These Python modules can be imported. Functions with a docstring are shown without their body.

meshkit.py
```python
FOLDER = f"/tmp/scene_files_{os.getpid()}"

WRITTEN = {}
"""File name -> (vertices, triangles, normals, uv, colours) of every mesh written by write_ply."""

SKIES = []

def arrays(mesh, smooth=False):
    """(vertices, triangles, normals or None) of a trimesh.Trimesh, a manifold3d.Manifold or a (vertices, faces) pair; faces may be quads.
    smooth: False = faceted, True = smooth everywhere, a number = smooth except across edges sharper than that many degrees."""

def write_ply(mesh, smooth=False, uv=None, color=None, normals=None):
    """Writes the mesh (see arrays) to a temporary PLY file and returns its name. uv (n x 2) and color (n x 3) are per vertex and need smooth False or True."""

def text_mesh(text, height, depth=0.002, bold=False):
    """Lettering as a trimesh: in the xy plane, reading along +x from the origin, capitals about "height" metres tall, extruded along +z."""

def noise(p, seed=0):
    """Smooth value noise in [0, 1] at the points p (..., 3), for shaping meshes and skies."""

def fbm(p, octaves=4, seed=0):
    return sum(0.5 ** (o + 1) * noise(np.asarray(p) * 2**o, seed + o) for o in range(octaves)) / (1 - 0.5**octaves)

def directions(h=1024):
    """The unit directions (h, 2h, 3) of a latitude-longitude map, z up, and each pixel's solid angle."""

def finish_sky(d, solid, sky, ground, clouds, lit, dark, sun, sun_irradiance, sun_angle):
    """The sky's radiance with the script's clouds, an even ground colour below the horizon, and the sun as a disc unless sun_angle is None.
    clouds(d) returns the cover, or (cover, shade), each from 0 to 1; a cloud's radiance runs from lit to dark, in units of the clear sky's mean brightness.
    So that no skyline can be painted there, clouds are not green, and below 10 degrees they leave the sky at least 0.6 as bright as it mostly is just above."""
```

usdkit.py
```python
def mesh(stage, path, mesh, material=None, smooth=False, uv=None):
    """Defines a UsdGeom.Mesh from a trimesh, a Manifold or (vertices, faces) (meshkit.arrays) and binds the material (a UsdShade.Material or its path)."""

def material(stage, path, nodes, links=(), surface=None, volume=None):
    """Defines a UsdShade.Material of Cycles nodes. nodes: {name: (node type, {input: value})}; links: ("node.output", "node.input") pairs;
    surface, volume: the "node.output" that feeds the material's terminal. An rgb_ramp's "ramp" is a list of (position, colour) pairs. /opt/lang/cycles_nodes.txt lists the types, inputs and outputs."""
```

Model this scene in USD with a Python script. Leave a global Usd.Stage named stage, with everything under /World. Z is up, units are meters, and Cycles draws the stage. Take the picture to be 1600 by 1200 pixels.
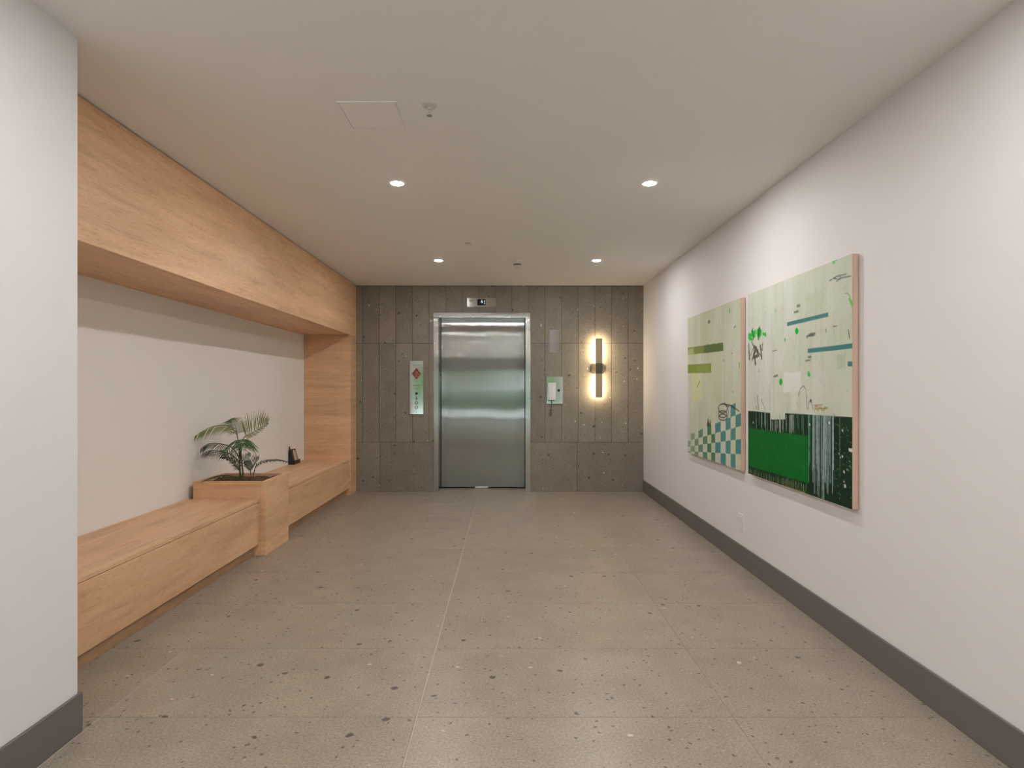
import math, numpy as np, trimesh, usdkit, meshkit
from pxr import Usd, UsdGeom, UsdLux, UsdShade, Sdf, Gf, Vt
from shapely.geometry import Polygon, box as sbox, Point, LineString
import manifold3d as m3

stage = Usd.Stage.CreateInMemory()
UsdGeom.SetStageUpAxis(stage, UsdGeom.Tokens.z)
UsdGeom.SetStageMetersPerUnit(stage, 1.0)
UsdGeom.Xform.Define(stage, '/World')
UsdGeom.Scope.Define(stage, '/World/Looks')
rng = np.random.default_rng(7)

# ------------------------------------------------------------------ camera, sky, sun, exposure
EYE = 1.242
F = 927.0                                   # focal length in pixels of a 1600 wide frame
cam = UsdGeom.Camera.Define(stage, '/World/camera')
cam.CreateHorizontalApertureAttr(36.0)
cam.CreateVerticalApertureAttr(27.0)
cam.CreateFocalLengthAttr(F * 36 / 1600)
cam.CreateHorizontalApertureOffsetAttr(7 * 36 / 1600)
cam.CreateVerticalApertureOffsetAttr(9 * 36 / 1600)
cam.CreateClippingRangeAttr(Gf.Vec2f(0.05, 500))
cam.AddTranslateOp().Set(Gf.Vec3d(0, 0, EYE))
cam.AddRotateXOp().Set(90)
cam.CreateExposureAttr(1.0)
LAMP = 420.0                                # radiance of the downlights' lenses
SCONCE = 40.0
sky = UsdLux.DomeLight.Define(stage, '/World/sky')
sky.CreateIntensityAttr(1.0)
sky.CreateColorAttr(Gf.Vec3f(0.86, 0.94, 1.0))
sun = UsdLux.DistantLight.Define(stage, '/World/sun')
sun.CreateIntensityAttr(1.8)
sun.CreateAngleAttr(2.0)
sun.CreateColorAttr(Gf.Vec3f(1.0, 0.96, 0.9))
sun.AddRotateXYZOp().Set(Gf.Vec3f(38, 28, 0))   # high, from the side and over the building


# ------------------------------------------------------------------ materials
def lin(r, g, b):
    return tuple(((c / 255 + 0.055) / 1.055) ** 2.4 if c > 10 else c / 255 / 12.92 for c in (r, g, b))


def mat(name, nodes, links=(), surface='p.BSDF'):
    return usdkit.material(stage, '/World/Looks/' + name, nodes, links, surface=surface)


def plain(name, color, rough=0.5, metallic=0.0, spec=0.5, **kw):
    return mat(name, {'p': ('principled_bsdf', dict(base_color=color, roughness=rough, metallic=metallic, specular_ior_level=spec, **kw))})


def glow(name, color, strength):
    return mat(name, {'e': ('emission', {'color': color, 'strength': strength})}, surface='e.emission')


def painted(name, color, rough=0.6, bump=0.02, spec=0.3):
    return mat(name, {'g': ('geometry', {}), 'n': ('noise_texture', {'scale': 180.0, 'detail': 2.0}),
                      'b': ('bump', {'strength': bump, 'distance': 0.002}),
                      'p': ('principled_bsdf', {'base_color': color, 'roughness': rough, 'specular_ior_level': spec})},
               [('g.position', 'n.vector'), ('n.fac', 'b.height'), ('b.normal', 'p.normal')])


def stone(name, tone, rough, seed, upright=False):
    """Basalt-like stone: fine mottling, dark and pale inclusions of a few millimetres to two centimetres."""
    t = np.array(tone)
    n = {'g': ('geometry', {}), 'm': ('mapping', {'location': (seed * 3.7, seed * 1.9, seed * 5.3)}),
         'n1': ('noise_texture', {'scale': 5.0, 'detail': 5.0, 'roughness': 0.6}),
         'n2': ('noise_texture', {'scale': 120.0, 'detail': 3.0, 'roughness': 0.7}),
         'r1': ('rgb_ramp', {'ramp': [(0.3, tuple(t * 0.9)), (0.7, tuple(t * 1.1))]}),
         'r2': ('rgb_ramp', {'ramp': [(0.30, (0.60, 0.60, 0.60)), (0.5, (1, 1, 1)), (0.70, (1.38, 1.38, 1.38))]}),
         'mx': ('mix_color', {'blend_type': 'multiply', 'fac': 0.8, 'use_clamp_result': False}),
         'nd': ('noise_texture', {'scale': 38.0, 'detail': 2.0}),
         'vs': ('vector_math', {'math_type': 'scale', 'scale': 0.024}), 'va': ('vector_math', {'math_type': 'add'}),
         'sp': ('separate_xyz', {}), 'fl': ('combine_xyz', {'z': 0.0})}
    l = [('g.position', 'm.vector'), ('m.vector', 'n1.vector'), ('m.vector', 'n2.vector'), ('n1.fac', 'r1.fac'), ('n2.fac', 'r2.fac'),
         ('r1.color', 'mx.a'), ('r2.color', 'mx.b'), ('m.vector', 'nd.vector'), ('nd.color', 'vs.vector1'), ('m.vector', 'va.vector1'), ('vs.vector', 'va.vector2'),
         ('va.vector', 'sp.vector'), ('sp.x', 'fl.x'), ('sp.z' if upright else 'sp.y', 'fl.y')]
    last = 'mx.result'
    for i, (sc, gate, gain, col) in enumerate([(7.0, 0.66, 0.36, (0.088, 0.074, 0.063)), (26.0, 0.66, 0.55, (0.125, 0.103, 0.087)), (6.0, 0.76, 0.34, (0.58, 0.53, 0.46)), (34.0, 0.78, 0.6, (0.46, 0.41, 0.35))]):
        v, s, a, b, c, d, k = (f'{q}{i}' for q in 'vsabcdk')
        n |= {v: ('voronoi_texture', {'scale': sc, 'feature': 'f1', 'dimensions': '2D'}), s: ('separate_color', {}),
              a: ('math', {'math_type': 'subtract', 'value2': gate}), b: ('math', {'math_type': 'multiply', 'value2': gain}),
              c: ('math', {'math_type': 'subtract'}), d: ('math', {'math_type': 'multiply', 'value2': 28.0, 'use_clamp': True}),
              k: ('mix_color', {'b': col, 'use_clamp_result': False})}
        l += [('fl.vector', f'{v}.vector'), (f'{v}.color', f'{s}.color'), (f'{s}.r', f'{a}.value1'), (f'{a}.value', f'{b}.value1'),
              (f'{b}.value', f'{c}.value1'), (f'{v}.distance', f'{c}.value2'), (f'{c}.value', f'{d}.value1'), (f'{d}.value', f'{k}.fac'), (last, f'{k}.a')]
        last = f'{k}.result'
    n |= {'bp': ('bump', {'strength': 0.05, 'distance': 0.002}), 'p': ('principled_bsdf', {'roughness': rough, 'specular_ior_level': 0.45})}
    l += [(last, 'p.base_color'), ('n2.fac', 'bp.height'), ('bp.normal', 'p.normal')]
    return mat(name, n, l)


def wood(name, scale, seed=0.0, tone=1.0):
    dark, mid, light = (np.array(c) * tone for c in ((0.64, 0.378, 0.210), (0.77, 0.474, 0.272), (0.84, 0.546, 0.332)))
    s = np.array(scale)
    return mat(name, {
        'g': ('geometry', {}), 'm': ('mapping', {'scale': tuple(s), 'location': (seed, seed * 2.3, seed * 1.7)}),
        'm2': ('mapping', {'scale': tuple(s * 4.5), 'location': (seed, seed, seed)}),
        'm3': ('mapping', {'scale': tuple(s * 0.25), 'location': (seed, seed, seed)}),
        'n1': ('noise_texture', {'scale': 1.0, 'detail': 4.0, 'roughness': 0.6, 'distortion': 0.6}),
        'n2': ('noise_texture', {'scale': 2.2, 'detail': 3.0, 'roughness': 0.65}),
        'n3': ('noise_texture', {'scale': 1.0, 'detail': 2.0}),
        'r1': ('rgb_ramp', {'ramp': [(0.28, tuple(dark)), (0.48, tuple(mid)), (0.72, tuple(light))]}),
        'r2': ('rgb_ramp', {'ramp': [(0.30, (0.68, 0.64, 0.60)), (0.46, (1, 1, 1)), (0.7, (1.1, 1.1, 1.1))]}),
        'r3': ('rgb_ramp', {'ramp': [(0.3, (0.90, 0.89, 0.88)), (0.7, (1.08, 1.08, 1.08))]}),
        'x': ('mix_color', {'blend_type': 'multiply', 'fac': 0.6, 'use_clamp_result': False}),
        'y': ('mix_color', {'blend_type': 'multiply', 'fac': 1.0, 'use_clamp_result': False}),
        'b': ('bump', {'strength': 0.06, 'distance': 0.001}),
        'p': ('principled_bsdf', {'roughness': 0.48, 'specular_ior_level': 0.4})},
        [('g.position', 'm.vector'), ('g.position', 'm2.vector'), ('g.position', 'm3.vector'), ('m.vector', 'n1.vector'), ('m2.vector', 'n2.vector'), ('m3.vector', 'n3.vector'),
         ('n1.fac', 'r1.fac'), ('n2.fac', 'r2.fac'), ('n3.fac', 'r3.fac'), ('r1.color', 'x.a'), ('r2.color', 'x.b'), ('x.result', 'y.a'), ('r3.color', 'y.b'),
         ('y.result', 'p.base_color'), ('n2.fac', 'b.height'), ('b.normal', 'p.normal')])


def steel(name, color, rough, spread):
    """Brushed stainless steel with a vertical grain: fine vertical scratches tilt the facets sideways, so reflections smear sideways only."""
    return mat(name, {'g': ('geometry', {}), 'w': ('white_noise_texture', {'dimensions': '3D'}), 's': ('separate_color', {}),
                      'a': ('math', {'math_type': 'add'}), 'b': ('math', {'math_type': 'subtract', 'value2': 1.0}), 'k': ('math', {'math_type': 'multiply', 'value2': spread}),
                      't': ('vector_math', {'math_type': 'cross_product', 'vector2': (0.0, 0.0, 1.0)}), 'sc': ('vector_math', {'math_type': 'scale'}),
                      'n': ('vector_math', {'math_type': 'add'}), 'u': ('vector_math', {'math_type': 'normalize'}),
                      'p': ('principled_bsdf', {'base_color': color, 'metallic': 1.0, 'roughness': rough})},
               [('g.position', 'w.vector'), ('w.color', 's.color'), ('s.r', 'a.value1'), ('s.g', 'a.value2'), ('a.value', 'b.value1'), ('b.value', 'k.value1'),
                ('g.normal', 't.vector1'), ('t.vector', 'sc.vector1'), ('k.value', 'sc.scale'), ('g.normal', 'n.vector1'), ('sc.vector', 'n.vector2'), ('n.vector', 'u.vector1'), ('u.vector', 'p.normal')])


W = {}
W['wall'] = painted('wall_paint', (0.78, 0.765, 0.765))
W['niche'] = painted('niche_wall_paint', (0.84, 0.80, 0.755))
W['ceil'] = painted('ceiling_paint', (0.90, 0.885, 0.86), rough=0.8)
W['hatch'] = painted('hatch_paint', (0.92, 0.90, 0.88), rough=0.5, bump=0.0)
W['skirt'] = painted('skirting_paint', lin(110, 105, 101), rough=0.45)
FT = (0.325, 0.275, 0.218)
W['tile'] = [stone(f'floor_stone_{i}', np.array(FT) * k, 0.34, i + 1) for i, k in enumerate((1.0, 0.98, 1.02))]
WT = (0.240, 0.206, 0.163)
W['clad'] = [stone(f'wall_stone_{i}', np.array(WT) * k, 0.5, i + 11, True) for i, k in enumerate((1.0, 0.93, 1.06))]
W['grout'] = painted('floor_grout', (0.48, 0.42, 0.35), rough=0.8)
W['joint'] = painted('cladding_joint', (0.09, 0.075, 0.06), rough=0.9)
W['wood_y'] = wood('oak_along', (20.0, 2.0, 20.0), 1.3)
W['wood_y2'] = wood('oak_bench', (20.0, 2.0, 20.0), 4.1, 0.93)
W['wood_xy'] = wood('oak_across', (1.6, 1.6, 20.0), 2.7, 0.93)
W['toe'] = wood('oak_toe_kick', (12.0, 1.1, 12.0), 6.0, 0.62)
W['steel'] = steel('brushed_steel_door', (0.315, 0.315, 0.30), 0.052, 0.32)
W['frame'] = steel('brushed_steel_frame', (0.38, 0.38, 0.365), 0.11, 0.22)
W['plate'] = plain('satin_steel_plate', (0.56, 0.56, 0.53), 0.10, 1.0)
W['black'] = plain('black_plastic', (0.012, 0.012, 0.014), 0.35)
W['white'] = plain('white_plastic', (0.78, 0.77, 0.75), 0.4)
W['offwhite'] = plain('painted_white_metal', (0.70, 0.68, 0.64), 0.4)
W['engrave'] = plain('engraved_line', (0.16, 0.14, 0.12), 0.6)
W['red'] = plain('dark_red_enamel', (0.10, 0.006, 0.006), 0.4)
W['pink'] = plain('pale_red_enamel', (0.46, 0.15, 0.14), 0.5)
W['screen'] = plain('display_glass', (0.004, 0.005, 0.008), 0.12)
W['digit'] = glow('display_digit', (0.72, 0.80, 1.0), 0.55)
W['bronze'] = plain('dark_bronze', (0.42, 0.33, 0.205), 0.42, 0.2)
W['bronze_dark'] = plain('blackened_bronze', (0.10, 0.088, 0.062), 0.45, 0.3)
W['warm'] = glow('warm_light_strip', (1.0, 0.80, 0.50), SCONCE)
W['lamp'] = glow('downlight_lens', (1.0, 0.985, 0.975), LAMP)
W['bezel'] = plain('downlight_bezel', (0.80, 0.79, 0.77), 0.4)
W['grey'] = plain('grey_metal', (0.33, 0.315, 0.29), 0.4)
W['cord'] = plain('steel_cord', (0.10, 0.09, 0.085), 0.45, 0.4)
W['pine'] = mat('raw_pine_edge', {'g': ('geometry', {}), 'm': ('mapping', {'scale': (30.0, 30.0, 2.5)}), 'n': ('noise_texture', {'scale': 1.0, 'detail': 3.0}),
                                  'r': ('rgb_ramp', {'ramp': [(0.3, (0.60, 0.40, 0.30)), (0.7, (0.70, 0.49, 0.375))]}), 'p': ('principled_bsdf', {'roughness': 0.6})},
                [('g.position', 'm.vector'), ('m.vector', 'n.vector'), ('n.fac', 'r.fac'), ('r.color', 'p.base_color')])
W['print'] = mat('acrylic_paint', {'a': ('attribute', {'attribute': 'paint'}), 'p': ('principled_bsdf', {'roughness': 0.45, 'specular_ior_level': 0.2})}, [('a.color', 'p.base_color')])
W['soil'] = mat('bark_soil', {'g': ('geometry', {}), 'n': ('noise_texture', {'scale': 90.0, 'detail': 4.0}),
                              'r': ('rgb_ramp', {'ramp': [(0.35, (0.03, 0.018, 0.01)), (0.65, (0.17, 0.08, 0.035))]}), 'p': ('principled_bsdf', {'roughness': 0.9})},
                [('g.position', 'n.vector'), ('n.fac', 'r.fac'), ('r.color', 'p.base_color')])


def leaf(name, c, t):
    return mat(name, {'p': ('principled_bsdf', {'base_color': c, 'roughness': 0.45}), 't': ('translucent_bsdf', {'color': t}), 'x': ('mix_closure', {'fac': 0.3})},
               [('p.BSDF', 'x.closure1'), ('t.BSDF', 'x.closure2')], surface='x.closure')


W['leaf_light'] = leaf('palm_leaf_light', (0.21, 0.25, 0.085), (0.33, 0.38, 0.13))
W['leaf_mid'] = leaf('palm_leaf_mid', (0.085, 0.125, 0.05), (0.12, 0.18, 0.06))
W['leaf_dark'] = leaf('palm_leaf_dark', (0.040, 0.060, 0.03), (0.05, 0.075, 0.035))
W['leaf_green'] = leaf('palm_leaf_green', (0.055, 0.145, 0.05), (0.09, 0.20, 0.06))
W['stem'] = plain('palm_stem', (0.085, 0.085, 0.035), 0.6)
W['acrylic'] = mat('clear_acrylic', {'t': ('transparent_bsdf', {'color': (0.97, 0.97, 0.97)}), 'p': ('principled_bsdf', {'base_color': (0.55, 0.52, 0.48), 'roughness': 0.14, 'specular_ior_level': 1.0}), 'x': ('mix_closure', {'fac': 0.2})},
                   [('t.BSDF', 'x.closure1'), ('p.BSDF', 'x.closure2')], surface='x.closure')
W['pane'] = mat('window_glass', {'t': ('transparent_bsdf', {'color': (0.95, 0.98, 0.97)}), 'g': ('glossy_bsdf', {'color': (1, 1, 1), 'roughness': 0.0}), 'f': ('fresnel', {'IOR': 1.45}), 'x': ('mix_closure', {})},
                [('f.fac', 'x.fac'), ('t.BSDF', 'x.closure1'), ('g.BSDF', 'x.closure2')], surface='x.closure')
W['alu'] = plain('dark_aluminium', (0.06, 0.06, 0.06), 0.4, 0.6)
W['pave'] = painted('pale_concrete', (0.62, 0.62, 0.60), rough=0.8)
W['lawn'] = painted('lawn_green', (0.07, 0.16, 0.05), rough=0.9)
W['hedge'] = leaf('hedge_leaf', (0.06, 0.20, 0.11), (0.07, 0.24, 0.12))
W['tree'] = leaf('tree_leaf', (0.20, 0.36, 0.085), (0.32, 0.55, 0.12))
W['bark'] = plain('tree_bark', (0.10, 0.075, 0.055), 0.9)
for k_, c_ in (('card_maroon', (0.10, 0.02, 0.025)), ('card_tan', (0.38, 0.28, 0.16)), ('card_cream', (0.62, 0.55, 0.48))):
    W[k_] = plain(k_ + '_paper', c_, 0.55)

# ------------------------------------------------------------------ helpers
LOC, COUNT = {}, {}


def numbered(path):
    COUNT[path] = COUNT.get(path, -1) + 1
    return path if COUNT[path] == 0 else f'{path}_{COUNT[path]:03d}'


def tag(p, label=None, cat=None, group=None, kind=None):
    for k, v in (('label', label), ('category', cat), ('group', group), ('kind', kind)):
        if v:
            p.SetCustomDataByKey(k, v)
    return p


def thing(name, label, cat, loc=(0, 0, 0), group=None, kind=None, turn=0.0):
    x = UsdGeom.Xform.Define(stage, numbered('/World/' + name))
    x.AddTranslateOp().Set(Gf.Vec3d(*map(float, loc)))
    if turn:
        x.AddRotateZOp().Set(turn)
    p = x.GetPrim()
    LOC[str(p.GetPath())] = np.array(loc, float)
    return tag(p, label, cat, group, kind)


def obj(name, mesh, material, parent=None, label=None, kind=None, smooth=False):
    """One mesh, given in world coordinates, under its parent (or at top level)."""
    base = str(parent.GetPath()) if parent else '/World'
    top = '/'.join(base.split('/')[:3])
    v, f, n = meshkit.arrays(mesh, smooth)
    v = v - LOC.get(top, np.zeros(3))
    path = numbered(base + '/' + name)
    m = UsdGeom.Mesh.Define(stage, path)
    m.CreatePointsAttr(Vt.Vec3fArray.FromNumpy(v.astype(np.float32)))
    m.CreateFaceVertexCountsAttr(Vt.IntArray.FromNumpy(np.full(len(f), 3, np.int32)))
    m.CreateFaceVertexIndicesAttr(Vt.IntArray.FromNumpy(f.astype(np.int32).ravel()))
    m.CreateSubdivisionSchemeAttr('none')
    if n is not None:
        m.CreateNormalsAttr(Vt.Vec3fArray.FromNumpy(n.astype(np.float32)))
        m.SetNormalsInterpolation('vertex')
    UsdShade.MaterialBindingAPI.Apply(m.GetPrim()).Bind(material)
    return tag(m.GetPrim(), label, kind=kind)


def dup(root, loc, label, group=None):
    was = root.GetCustomData()
    r = thing(root.GetName(), label, was['category'], loc, group or was.get('group'))
    r.GetReferences().AddInternalReference(root.GetPath())
    r.SetInstanceable(True)
    return r


def bx(x0, x1, y0, y1, z0, z1, c=0.0):
    """A box, its edges chamfered by c."""
    if c <= 0:
        return trimesh.creation.box(bounds=[(x0, y0, z0), (x1, y1, z1)])
    mid = np.array([(x0 + x1) / 2, (y0 + y1) / 2, (z0 + z1) / 2])
    h = np.array([x1 - x0, y1 - y0, z1 - z0]) / 2
    c = min(c, *(h * 0.9))
    pts = []
    for s in np.ndindex(2, 2, 2):
        sg = np.array(s) * 2 - 1
        for k in range(3):
            q = h - c
            q[k] = h[k]
            pts.append(mid + sg * q)
    return trimesh.convex.convex_hull(np.array(pts))


def join(*ms):
    return trimesh.util.concatenate([x for x in ms])


def lathe(profile, center, n=32, axis='z'):
    m = trimesh.creation.revolve(np.array(profile, float), sections=n)
    if axis == '-y':                       # the profile's height runs towards the viewer
        m.apply_transform(trimesh.transformations.rotation_matrix(math.pi / 2, [1, 0, 0]))
    m.apply_translation(center)
    return m


def tube(points, r, n=8):
    p = np.array(points, float)
    r = np.broadcast_to(r, len(p))
    v, f = [], []
    t = np.gradient(p, axis=0)
    t /= np.linalg.norm(t, axis=1, keepdims=True) + 1e-12
    up = np.array([0.31, 0.2, 0.93])
    for i in range(len(p)):
        a = np.cross(t[i], up)
        a /= np.linalg.norm(a) + 1e-9
        b = np.cross(t[i], a)
        for k in range(n):
            th = 2 * math.pi * k / n
            v.append(p[i] + r[i] * (a * math.cos(th) + b * math.sin(th)))
    for i in range(len(p) - 1):
        for k in range(n):
            a, b = i * n + k, i * n + (k + 1) % n
            f += [(a, b, b + n), (a, b + n, a + n)]
    m = len(v)
    v += [p[0], p[-1]]
    for k in range(n):
        f += [(m, (k + 1) % n, k), (m + 1, (len(p) - 1) * n + k, (len(p) - 1) * n + (k + 1) % n)]
    return trimesh.Trimesh(v, f, process=False)


def slab_y(poly, y0, y1):
    """A polygon in (x, z) made a plate from y0 (front) to y1."""
    m = trimesh.creation.extrude_polygon(poly, y1 - y0, engine='earcut')
    v = m.vertices.copy()
    return trimesh.Trimesh(np.stack([v[:, 0], y1 - v[:, 2], v[:, 1]], 1), m.faces, process=False)


def round_plate(x0, x1, z0, z1, y0, y1, r, n=4):
    p = sbox(x0 + r, z0 + r, x1 - r, z1 - r).buffer(r, quad_segs=n)
    return slab_y(p, y0, y1)


def at(u, v, d):
    return np.array([(u - 793) * d / F, d, EYE - (v - 609) * d / F])


RX, YR = 3.4, -4.6                                         # the lobby's wider end, right of the viewpoint and behind it
XL, XF, XR, YB, H = -2.393, -1.844, 1.66, 7.24, 2.515      # niche wall, wood face, right wall, back wall, ceiling
YE, XP, LX = -10.0, -1.56, -4.5                             # entrance, pier face, lobby's far side
YP0, YP1 = 1.15, 2.152                                      # the pier

# ------------------------------------------------------------------ the shell
fl = thing('floor', 'grey-brown speckled stone floor of large square-cut tiles', 'floor', kind='structure')
obj('slab', bx(LX - 0.2, RX + 0.2, YE - 0.2, 7.62, -0.20, -0.0025), W['grout'], fl)
xj = [LX - 0.0, -3.945, -2.745, -1.545, -0.345, 0.855, XR, RX]
gapx = {-0.345: 0.0035, -1.545: 0.0028}
yj = [2.25 + 0.6 * k for k in range(-21, 9)]
yj = [YE] + [y for y in yj if y > YE + 0.05] + [YB]
k = 0
for j in range(len(yj) - 1):
    for i in range(len(xj) - 1):
        if yj[j + 1] > YR and i > 5:
            continue
        x0, x1, y0, y1 = xj[i], xj[i + 1], yj[j], yj[j + 1]
        parts = [(x0, x1, y0, y1)]
        if y1 > YP0 + 0.01:                                  # beside or past the pier
            parts = []
            ylow = max(y0, YP1)
            if y0 < YP0 and x1 <= XP + 0.02:
                parts.append((x0, x1, y0, YP0))
            if x1 > XP + 0.02:
                parts.append((max(x0, XP) if y0 < YP1 and x0 < XP + 0.03 else x0, x1, y0, y1))
            elif x1 > -1.9 and y1 > YP1:
                parts.append((-1.93, x1, ylow, y1))
        for (a, b, c, d) in parts:
            ga, gb = gapx.get(x0, 0.0012), gapx.get(x1, 0.0012)
            obj('tile', bx(a + ga, b - gb, c + 0.0012, d - 0.0012, -0.012, 0.0, 0.0008), W['tile'][int(rng.integers(3))], fl)
            k += 1
obj('tile', bx(-0.838, 0.217, YB + 0.001, 7.484, -0.012, 0.0, 0.0008), W['tile'][0], fl)

obj_c = thing('ceiling', 'smooth off-white painted ceiling', 'ceiling', kind='structure')
obj('plaster', bx(LX - 0.2, RX + 0.2, YE - 0.2, 7.62, H, H + 0.2), W['ceil'], obj_c)
w = thing('wall_right', 'long white wall on the right carrying the two paintings', 'wall', kind='structure')
obj('plaster', join(bx(XR, XR + 0.2, YR, 7.62, -0.2, H)), W['wall'], w)
w = thing('wall_right', 'side wall of the wider lobby end behind the viewpoint', 'wall', kind='structure')
obj('plaster', join(bx(XR + 0.2, RX, YR, YR + 0.2, -0.2, H), bx(RX, RX + 0.2, YE - 0.2, YR + 0.2, -0.2, H)), W['wall'], w)
w = thing('wall_left', 'off-white wall at the back of the bench niche', 'wall', kind='structure')
obj('plaster', bx(XL - 0.2, XL, YP1, 7.62, -0.2, H), W['niche'], w)
w = thing('wall_left', 'pale grey wall end at the left edge of the picture', 'wall', kind='structure')
obj('plaster', bx(LX - 0.2, XP, YP0, YP1, -0.2, H), W['wall'], w)
w = thing('wall_left', 'far side wall of the lobby behind the viewpoint', 'wall', kind='structure')
obj('plaster', bx(LX - 0.2, LX, YE - 0.2, YP0, -0.2, H), W['wall'], w)
b = thing('baseboard_right', 'dark grey flat baseboard along the right wall', 'baseboard', kind='structure')
obj('board', bx(XR - 0.012, XR, YR, YB, 0.0, 0.142, 0.002), W['skirt'], b)
b = thing('baseboard_left', 'dark grey baseboard wrapping the left wall end', 'baseboard', kind='structure')
obj('board', join(bx(XP, XP + 0.012, YP0 - 0.012, YP1 + 0.012, 0.0, 0.142, 0.002), bx(-1.895, XP, YP1, YP1 + 0.012, 0.0, 0.142, 0.002),
                  bx(LX, XP, YP0 - 0.012, YP0, 0.0, 0.142, 0.002)), W['skirt'], b)

# the stone-clad back wall around the elevator
DX0, DX1, DZ = -0.903, 0.281, 2.183
wb = thing('wall_back', 'grey-brown stone-clad wall around the elevator', 'wall', kind='structure')
obj('backing', join(bx(XL, DX0 + 0.02, YB + 0.006, 7.62, -0.2, H), bx(DX1 - 0.02, XR, YB + 0.006, 7.62, -0.2, H), bx(DX0 + 0.02, DX1 - 0.02, YB + 0.006, 7.62, DZ - 0.02, H), bx(DX0, DX1, 7.575, 7.66, -0.2, DZ)), W['joint'], wb)
opening = sbox(DX0 + 0.004, -1, DX1 - 0.004, DZ - 0.004)
vx = [XF] + [-1.770 + 0.2027 * q for q in range(0, 17)] + [XR]
rows = [(0.601, 1.808, vx), (1.808, H, vx), (0.0, 0.601, [XF, -1.555, -0.355, 0.849, XR])]
for z0, z1, xs in rows:
    for q in range(len(xs) - 1):
        g = 0.0022
        p = sbox(xs[q] + g, z0 + (g if z0 > 0 else 0.001), xs[q + 1] - g, z1 - (g if z1 < H else 0.001)).difference(opening)
        if p.is_empty or p.area < 0.002:
            continue
        for s in getattr(p, 'geoms', [p]):
            obj('panel', slab_y(s, YB + rng.uniform(-0.0004, 0.0004), YB + 0.0062), W['clad'][int(rng.integers(3))], wb)

# ------------------------------------------------------------------ elevator door
YD = 7.50
ed = thing('door_1', 'brushed stainless steel elevator door in a steel frame', 'elevator door', (-0.311, YD, 0), kind='structure')
ix0, ix1, iz = -0.840, 0.219, 2.120
obj('jamb', bx(DX0, ix0, YB - 0.012, YD + 0.06, 0.0, iz, 0.002), W['frame'], ed)
obj('jamb', bx(ix1, DX1, YB - 0.012, YD + 0.06, 0.0, iz, 0.002), W['frame'], ed)
obj('frame_head', bx(DX0, DX1, YB - 0.012, YD + 0.06, iz, DZ, 0.002), W['frame'], ed)
# the leaf: very slightly oil-canned sheet, so that reflections waver
nx, nz = 60, 90
gx, gz = np.meshgrid(np.linspace(ix0 - 0.03, ix1 + 0.03, nx), np.linspace(0.012, iz + 0.03, nz), indexing='ij')
uu = (gx - ix0) / (ix1 - ix0) * 2 - 1
gy = YD + 0.0009 * np.abs(uu) ** 6 * np.sin(gz * 2.1) + 0.00035 * (meshkit.noise(np.stack([gx * 3.1, gz * 3.7, gz * 0], -1), 3) - 0.5)
idx = np.arange(nx * nz).reshape(nx, nz)
q = np.stack([idx[:-1, :-1], idx[1:, :-1], idx[1:, 1:], idx[:-1, 1:]], -1).reshape(-1, 4)
front = (np.stack([gx, gy, gz], -1).reshape(-1, 3), q)
obj('door_leaf', front, W['steel'], ed, smooth=True)
obj('door_core', bx(ix0 - 0.03, ix1 + 0.03, YD + 0.003, YD + 0.04, 0.012, iz + 0.03), W['frame'], ed)
obj('sill', bx(ix0, ix1, 7.486, YD + 0.06, -0.015, 0.002, 0.001), W['alu'], ed)
obj('door_guide', bx(-0.411, -0.245, YD - 0.012, YD - 0.001, 0.003, 0.022, 0.002), W['white'], ed, 'small white guide under the door')
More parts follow.
